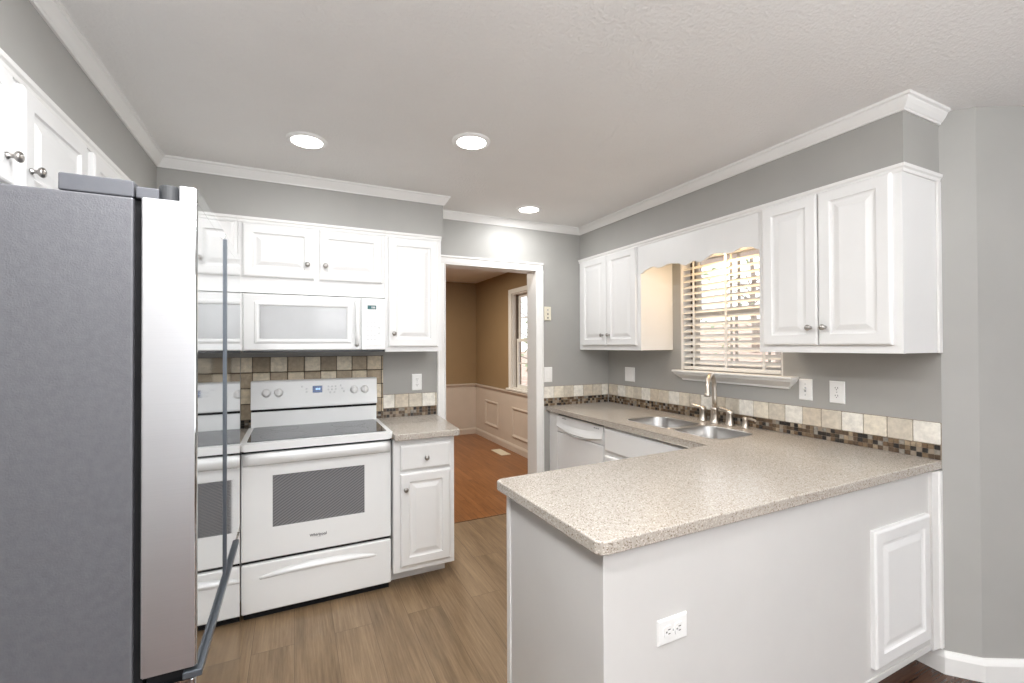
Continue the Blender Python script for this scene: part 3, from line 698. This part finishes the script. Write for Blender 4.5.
b = MB(F); b.tube([(.10 + .40*i/14, .052-.008*(2*i/14-1)**2, .733+.03*(2*i/14-1)**2) for i in range(15)], .006, 8, flat=.6); part_label(b.obj('handle', M['enamel_grey'], cp), 'curved grey grip')
b = MB(F); b.box(.075, .135, .0385, .0392, .838, .846); b.obj('printed_mark', M['print'], cp)
b = MB(F)
for k in range(3): b.box(.495+k*.022, .511+k*.022, .0385, .0392, .832, .840)
b.obj('buttons', M['print'], cp)

# ------------------------------------------------------------------ range
rg = thing('kitchen_range', (.132, 2.95, 0), 'white freestanding electric range with black glass cooktop', 'stove')
RX0, RX1, RY = -.250, .5135, 2.69
F = back_frame(RX0, RY, 0); RW = RX1-RX0
b = MB(); b.box(RX0+.004, RX1-.004, RY+.052, 3.235, .035, .898); b.obj('body', M['enamel'], rg)
b = MB(); b.box(RX0+.012, RX1-.012, RY+.03, 3.2, 0.0, .035); b.obj('toe_recess', M['dark'], rg)
# storage drawer
b = MB(F); b.box(.003, RW-.003, -.05, 0, .038, .292, .008, 3); dr = b.obj('storage_drawer', M['enamel'], rg)
b = MB(F); n = 30; rows = []
for i in range(n+1):
    s = 2*i/n-1; a = .085 + (RW-.17)*i/n; k = max(0, 1-abs(s)**3); zc = .205+.012*(1-s*s); rows.append([b.v((a, h, z)) for h, z in [(-.001, zc), (.012*k, zc+.006), (.010*k, zc+.016), (-.001, zc+.016+.028*k)]])
for q, w in zip(rows, rows[1:]):
    for j in range(4): b.face([q[j], q[(j+1) % 4], w[(j+1) % 4], w[j]], j < 3)
b.face(rows[0][::-1]); b.face(rows[-1]); b.obj('drawer_grip', M['enamel'], dr)
b = MB(); b.box(RX0+.006, RX1-.006, RY+.02, RY+.05, .290, .312); b.obj('gap', M['dark'], rg)
# oven door: frame around a screened window with racks behind
b = MB(F); wx0, wx1, wz0, wz1 = .147, .611, .470, .742
dx0, dx1, dz0, dz1 = .003, RW-.003, .308, .868
def ringface(b, outer, inner, h, flip=False):
    o = [b.v((p[0], h, p[1])) for p in outer]; i = [b.v((p[0], h, p[1])) for p in inner]
    for k in range(4): b.face([o[k], o[(k+1) % 4], i[(k+1) % 4], i[k]])
    return o, i
def rect(x0, x1, z0, z1): return [(x0, z0), (x1, z0), (x1, z1), (x0, z1)]
o1, i1 = ringface(b, rect(dx0+.006, dx1-.006, dz0+.006, dz1-.006), rect(wx0, wx1, wz0, wz1), 0)
o2 = [b.v((p[0], -.006, p[1])) for p in rect(dx0, dx1, dz0, dz1)]; o3 = [b.v((p[0], -.048, p[1])) for p in rect(dx0, dx1, dz0, dz1)]
i2 = [b.v((p[0], -.048, p[1])) for p in rect(wx0, wx1, wz0, wz1)]
for q, w in ((o1, o2), (o2, o3), (i2, i1)):
    for k in range(4): b.face([q[k], q[(k+1) % 4], w[(k+1) % 4], w[k]])
b.face(o3[::-1]); od = b.obj('oven_door', M['enamel'], rg)
b = MB(F); b.box(wx0, wx1, -.009, -.004, wz0, wz1); part_label(b.obj('oven_window', M['oven_glass'], od, ), 'grey screened oven glass')
b = MB(F); b.box(wx0+.001, wx1-.001, -.047, -.044, wz0+.001, wz1-.001); b.obj('oven_cavity', M['print'], od)
b = MB(F)
for zz in (.51, .575, .60, .70): b.tube([(wx0+.01, -.025, zz), (wx1-.01, -.025, zz)], .0026, 6)
b.obj('oven_rack', M['steel'], od)
b = MB(F); n = 20; rows = []
for i in range(n+1):
    s = 2*i/n-1; a = .012+(RW-.024)*i/n; k = 1-abs(s)**8*.55
    rows.append([b.v((a, h*k if h > 0 else h, z)) for h, z in [(0, .800), (.026, .808), (.042, .820), (.047, .846), (.042, .866), (.020, .872), (0, .872)]])
for q, w in zip(rows, rows[1:]):
    for j in range(7): b.face([q[j], q[(j+1) % 7], w[(j+1) % 7], w[j]], True)
b.face(rows[0][::-1]); b.face(rows[-1]); part_label(b.obj('oven_handle', M['enamel'], od), 'full width white moulded handle')
lt = text_mesh('Whirlpool', back_frame(.118, RY, .392), .0205, .0008, 'brand_lettering', M['ink'], od, bold=.0005)
b = MB(back_frame(.118, RY, .392)); pts = [(.042*math.cos(a), .0006, .014*math.sin(a)+.001) for a in [math.radians(200+x*11) for x in range(17)]]
b.tube(pts, [.0002+.0006*math.sin(math.pi*i/16) for i in range(17)], 6, flat=.5); b.obj('brand_swoosh', M['ring'], od)
# cooktop
b = MB(); b.prism(rounded(RX0-.001, RX1+.001, RY-.040, 3.205, [.02, .02, .004, .004]), .884, .922, .008, 3); ct = b.obj('cooktop_frame', M['enamel'], rg)
b = MB(); b.box(RX0+.008, RX1-.008, RY-.03, RY+.045, .8745, .884); b.obj('vent_gap', M['dark'], rg)
b = MB(); b.prism(rounded(RX0+.028, RX1-.026, RY+.012, 3.165, .015), .921, .9245, .001, 1); gl = b.obj('glass_top', M['blackglass'], rg)
for x, y, r in [(-.05, 2.83, .115), (.31, 2.83, .095), (-.05, 3.05, .075), (.31, 3.05, .10)]:
    b = MB(); b.lathe([(r-.002, .9245), (r-.002, .9247), (r+.002, .9247), (r+.002, .9245)], (x, y, 0), 'c', 48, caps=False); b.obj('burner_ring', M['ring'], gl)
# backguard
b = MB(); b.prism([(3.17, .915), (3.168, 1.018), (3.235, 1.018), (3.235, .915)], RX0+.012, RX1-.010, axis='a'); b.obj('backguard_riser', M['enamel'], rg)
b = MB(); b.box(RX0+.014, RX1-.012, 3.166, 3.23, 1.018, 1.034); b.obj('backguard_gap', M['dark'], rg)
b = MB(); b.prism([(3.150, 1.034), (3.148, 1.045), (3.166, 1.196), (3.176, 1.206), (3.235, 1.206), (3.235, 1.034)], RX0+.010, RX1-.008, .003, 2, axis='a'); bgd = b.obj('control_panel', M['enamel_satin'], rg)
tl = math.atan2(.018, .151)
FB = Frame((0, 3.148, 1.045), (1, 0, 0), (0, -math.cos(tl), math.sin(tl)), (0, math.sin(tl), math.cos(tl)))
for x in (-.155, -.088, .357, .425):
    b = MB(FB); b.lathe([(.026, .0), (.026, .004), (.021, .006), (.020, .020), (.017, .024), (.002, .024)], (x, 0, .088), 'b', 26); kb = b.obj('knob', M['plastic'], bgd)
    b = MB(FB); b.box(x-.005, x+.005, .023, .030, .068, .108, .002); b.obj('knob_grip', M['plastic'], kb)
b = MB(FB); b.box(.105, .163, .0, .0015, .078, .122); ds = b.obj('display', M['disp_blue'], bgd)
b = MB(FB)
for k in range(3): b.box(.124+k*.010, .130+k*.010, .0015, .002, .096, .107)
b.obj('display_segments', M['disp_lit'], ds)
for cx, cz in [(.20, .115), (.222, .115), (.244, .115), (.20, .096), (.222, .096), (.244, .096), (.21, .076), (.236, .076), (.07, .105), (.07, .085), (.045, .12), (.275, .12), (.285, .10), (.295, .08)]:
    b = MB(FB); b.lathe([(.006, 0), (.0055, .0008), (.001, .0009)], (cx, 0, cz), 'b', 12); b.obj('touch_button', M['enamel_grey'], bgd)

# ------------------------------------------------------------------ microwave
mw = thing('microwave', (.127, 3.05, 1.386), 'white over the range microwave with vertical handle', 'microwave')
MX0, MX1, MY, MZ0, MZ1 = -.258, .515, 2.885, 1.386, 1.719
b = MB(); b.box(MX0-.024, MX1, MY+.035, 3.24, MZ0+.012, MZ1, .003); b.box(MX0-.024, MX0-.001, MY+.004, MY+.036, MZ0+.012, MZ1, .003); b.obj('housing', M['enamel'], mw)
b = MB(); b.box(MX0+.004, MX1-.004, MY+.012, 3.235, MZ0, MZ0+.012); b.obj('underside_grille', M['grille'], mw)
F = back_frame(MX0, MY, 0)
b = MB(F); w, h = .625, MZ1-MZ0-.014
b.rings(w, h, [(0, -.035), (0, -.006), (.006, 0), ((.055, .040), 0), ((.060, .045), .005), ((.070, .055), .006), ((.078, .062), .004), ((.082, .066), -.002)], 0, MZ0+.012); md = b.obj('door', M['enamel'], mw)
b = MB(F); b.box(.083, w-.083, -.002, 0.0005, MZ0+.012+.067, MZ0+.012+h-.067); part_label(b.obj('door_window', M['mw_glass'], md), 'pale grey window glass')
b = MB(F); b.tube([(.600, .006, 1.425), (.600, .022, 1.445), (.600, .032, 1.50), (.600, .034, 1.555), (.600, .032, 1.61), (.600, .022, 1.668), (.600, .006, 1.69)], [.012]*7, 12); part_label(b.obj('handle', M['enamel'], md), 'white bowed vertical handle')
b = MB(F); b.box(.628, MX1-MX0, -.035, 0, MZ0+.012, MZ1-.002, .005); cp = b.obj('control_panel', M['enamel'], mw)
b = MB(F); b.rings(.112, .270, [(0, 0), (.002, .0012), (.004, .0012)], .640, MZ0+.035); b.obj('keypad', M['plastic'], cp)
b = MB(F); b.box(.664, .716, .0012, .0022, 1.648, 1.672); d = b.obj('display', M['disp_teal'], cp)
b = MB(F)
for k in range(3): b.box(.688+k*.008, .693+k*.008, .0022, .0026, 1.654, 1.665)
b.obj('display_segments', M['enamel_grey'], d)
for r in range(6):
    for k in range(3): b = MB(F); b.box(.660+k*.021, .672+k*.021, .0012, .0018, 1.458+r*.026, 1.466+r*.026); b.obj('button', M['enamel_grey'], cp)
for zz in (1.50, 1.535): b = MB(F); b.lathe([(.007, .0012), (.0065, .0022), (.001, .0024)], (.735, 0, zz), 'b', 12); b.obj('button', M['enamel_grey'], cp)

# ------------------------------------------------------------------ refrigerator
fr = thing('refrigerator', (-.56, 1.66, 0), 'stainless french door refrigerator with grey side at the left', 'refrigerator')
FY0, FY1 = 1.225, 2.10
b = MB(); b.box(-.935, -.312, FY0, FY1, .02, 1.744, .004); b.obj('case', M['case'], fr)
b = MB(); b.box(-.312, -.2975, FY0+.012, FY1-.012, .06, 1.74); b.obj('door_gasket', M['dark'], fr)
b = MB(); b.box(-.435, -.312, FY0+.002, FY1-.002, 1.745, 1.781, .003); b.obj('top_cover', M['case_top'], fr)
XFF = -.1955
def fridge_door(y0, y1, near):
    r = rounded(-.2965, XFF, y0, y1, [.004, .005, .008, .004], 5)
    b = MB(); b.prism(r, .712, 1.744, .003, 2)
    lip = rounded(-.230, XFF, y0, y1, [.003, .005, .008, .003], 5)
    b.prism(lip, 1.7435, 1.778, .002, 1)
    for f in b.bm.faces:
        n = f.normal; f.normal_update(); f.material_index = 0 if f.normal.x > .3 or (abs(f.normal.x) > .02 and f.calc_center_median().x > XFF-.006) else 1
    return b.obj('door', [M['steel_front'], M['steel']], fr)
dn = fridge_door(FY0-.010, 1.652, True); df = fridge_door(1.664, FY1, False)
b = MB(); b.box(-.29, XFF-.02, 1.652, 1.664, .72, 1.75); b.obj('centre_mullion', M['dark'], fr)
b = MB(); b.box(-.21, XFF+.0055, 1.654, 1.664, .712, 1.757, .001); b.obj('centre_handle_strip', M['bar'], fr)
b = MB(); b.prism(rounded(-.303, XFF, FY0-.006, FY1, [.004, .012, .012, .004], 5), .065, .684, .003, 2); dwf = b.obj('freezer_drawer', [M['steel_front']], fr)
b = MB(); b.box(-.29, -.215, FY0+.01, FY1-.01, .684, .712); b.obj('drawer_recess', M['dark'], fr)
b = MB(); b.box(-.222, XFF+.010, FY0-.012, 1.962, .688, .703, .002); part_label(b.obj('drawer_handle', M['bar'], dwf), 'long flat grey drawer handle bar')
for yy, s in ((FY0+.03, 1), (FY1-.03, -1)):
    b = MB(); b.box(-.309, -.268, yy-.028, yy+.028, 1.7445, 1.770, .003); hc = b.obj('hinge_cover', M['case_top'], fr)
    b = MB(); b.lathe([(.020, 1.7445), (.020, 1.779), (.0185, 1.781), (.002, 1.781)], (-.252, yy-.008*s, 0), 'c', 26, smooth=False); b.obj('hinge_pin', M['grille'], hc)
b = MB()
for x in (-.90, -.34):
    for yy in (FY0+.05, FY1-.05): b.lathe([(.02, 0), (.02, .02)], (x, yy, 0), 'c', 12)
b.obj('feet', M['dark'], fr)
b = MB(); b.box(-.318, -.215, FY0+.01, FY1-.01, .012, .060, .003); b.obj('toe_grille', M['dark'], fr)

# ------------------------------------------------------------------ ceiling lights
lab = ['round recessed ceiling light above the stove, leftmost of three', 'round recessed ceiling light nearest the camera, middle of three', 'round recessed ceiling light near the doorway, rightmost of three']
for (x, y), l in zip(CAN_SPOTS, lab):
    t = thing('ceiling_light', (x, y, ZC), l, 'ceiling light', 'recessed ceiling lights')
    b = MB(); b.lathe([(.072, ZC-.001), (.072, ZC-.009), (.078, ZC-.010), (.092, ZC-.004), (.094, ZC-.0005)], (x, y, 0), 'c', 40, caps=False); b.obj('trim_ring', M['plastic'], t)
    b = MB(); b.lathe([(.001, ZC-.0035), (.071, ZC-.0035), (.071, ZC-.0065), (.001, ZC-.0075)], (x, y, 0), 'c', 40); b.obj('lens', M['lamp'], t)

# floor register in the dining room
vt = thing('floor_register', (2.465, 5.45, 0), 'cream floor vent on the orange wood floor by the wainscot', 'vent')
b = MB(); b.box(2.40, 2.535, 5.29, 5.63, 0, .006, .002); b.obj('vent_frame', M['cream'], vt)
b = MB()
for k in range(12): b.box(2.415, 2.52, 5.31+k*.026, 5.318+k*.026, .006, .0068)
b.obj('louvers', M['cream'], vt)

# ------------------------------------------------------------------ outdoors beyond the windows
b = MB(); n = 14
grid = [[b.v((2.9+i*2.2, -6+j*2.6, -.5 + .10*math.sin(i*.9+j*.7) + .27*i)) for j in range(n)] for i in range(n)]
for i in range(n-1):
    for j in range(n-1): b.face([grid[i][j], grid[i+1][j], grid[i+1][j+1], grid[i][j+1]], True)
o = b.obj('ground', M['ground'], None, (10, 5, -.5)); o['kind'] = 'structure'
TREES = [(9.2, 6.0, 'slender grey tree seen through the kitchen window'), (6.0, 9.8, 'tall grey tree trunk seen through the dining window'),
         (12.0, 11.2, 'bare branching tree far beyond the kitchen window'), (7.9, 13.6, 'thin pale tree furthest beyond the dining window'), (16.5, 11.9, 'distant grey tree behind the kitchen blind')]
for k, (x, y, l) in enumerate(TREES):
    zg = -.55 + .27*(x-2.9)/2.2
    t = thing('tree', (x, y, zg), l, 'tree', 'trees outside the windows')
    rnd = random.Random(k); b = MB(); hh = rnd.uniform(5, 7)
    pts = [(x+rnd.uniform(-.08, .08)*q, y+rnd.uniform(-.08, .08)*q, zg+hh*q/6) for q in range(7)]
    b.tube(pts, [.15, .13, .11, .09, .07, .05, .02], 9)
    for q in range(22):
        a = rnd.uniform(0, 6.28); zz = rnd.uniform(.7, hh*.85); f = zz/hh; L0 = rnd.uniform(.6, 1.4)
        p = Vector(pts[min(6, int(f*6))]); p.z = zg+zz
        e = p + Vector((math.cos(a)*L0, math.sin(a)*L0, rnd.uniform(.2, .8)))
        b.tube([p, (p+e)/2+Vector((0, 0, .05)), e], [.035*(1-f*.5), .02, .006], 6)
    b.obj('trunk', M['bark'], t)
    b = MB()
    for q in range(260):
        c = Vector((x+rnd.gauss(0, .75), y+rnd.gauss(0, .75), zg+rnd.uniform(.9, hh))); s = rnd.uniform(.05, .12)
        u = Vector((rnd.gauss(0, 1), rnd.gauss(0, 1), rnd.gauss(0, 1))).normalized(); v = u.orthogonal().normalized()
        b.face([b.v(c-u*s), b.v(c+v*s*.5), b.v(c+u*s), b.v(c-v*s*.5)])
    lf = b.obj('foliage', M['leaf'], t)
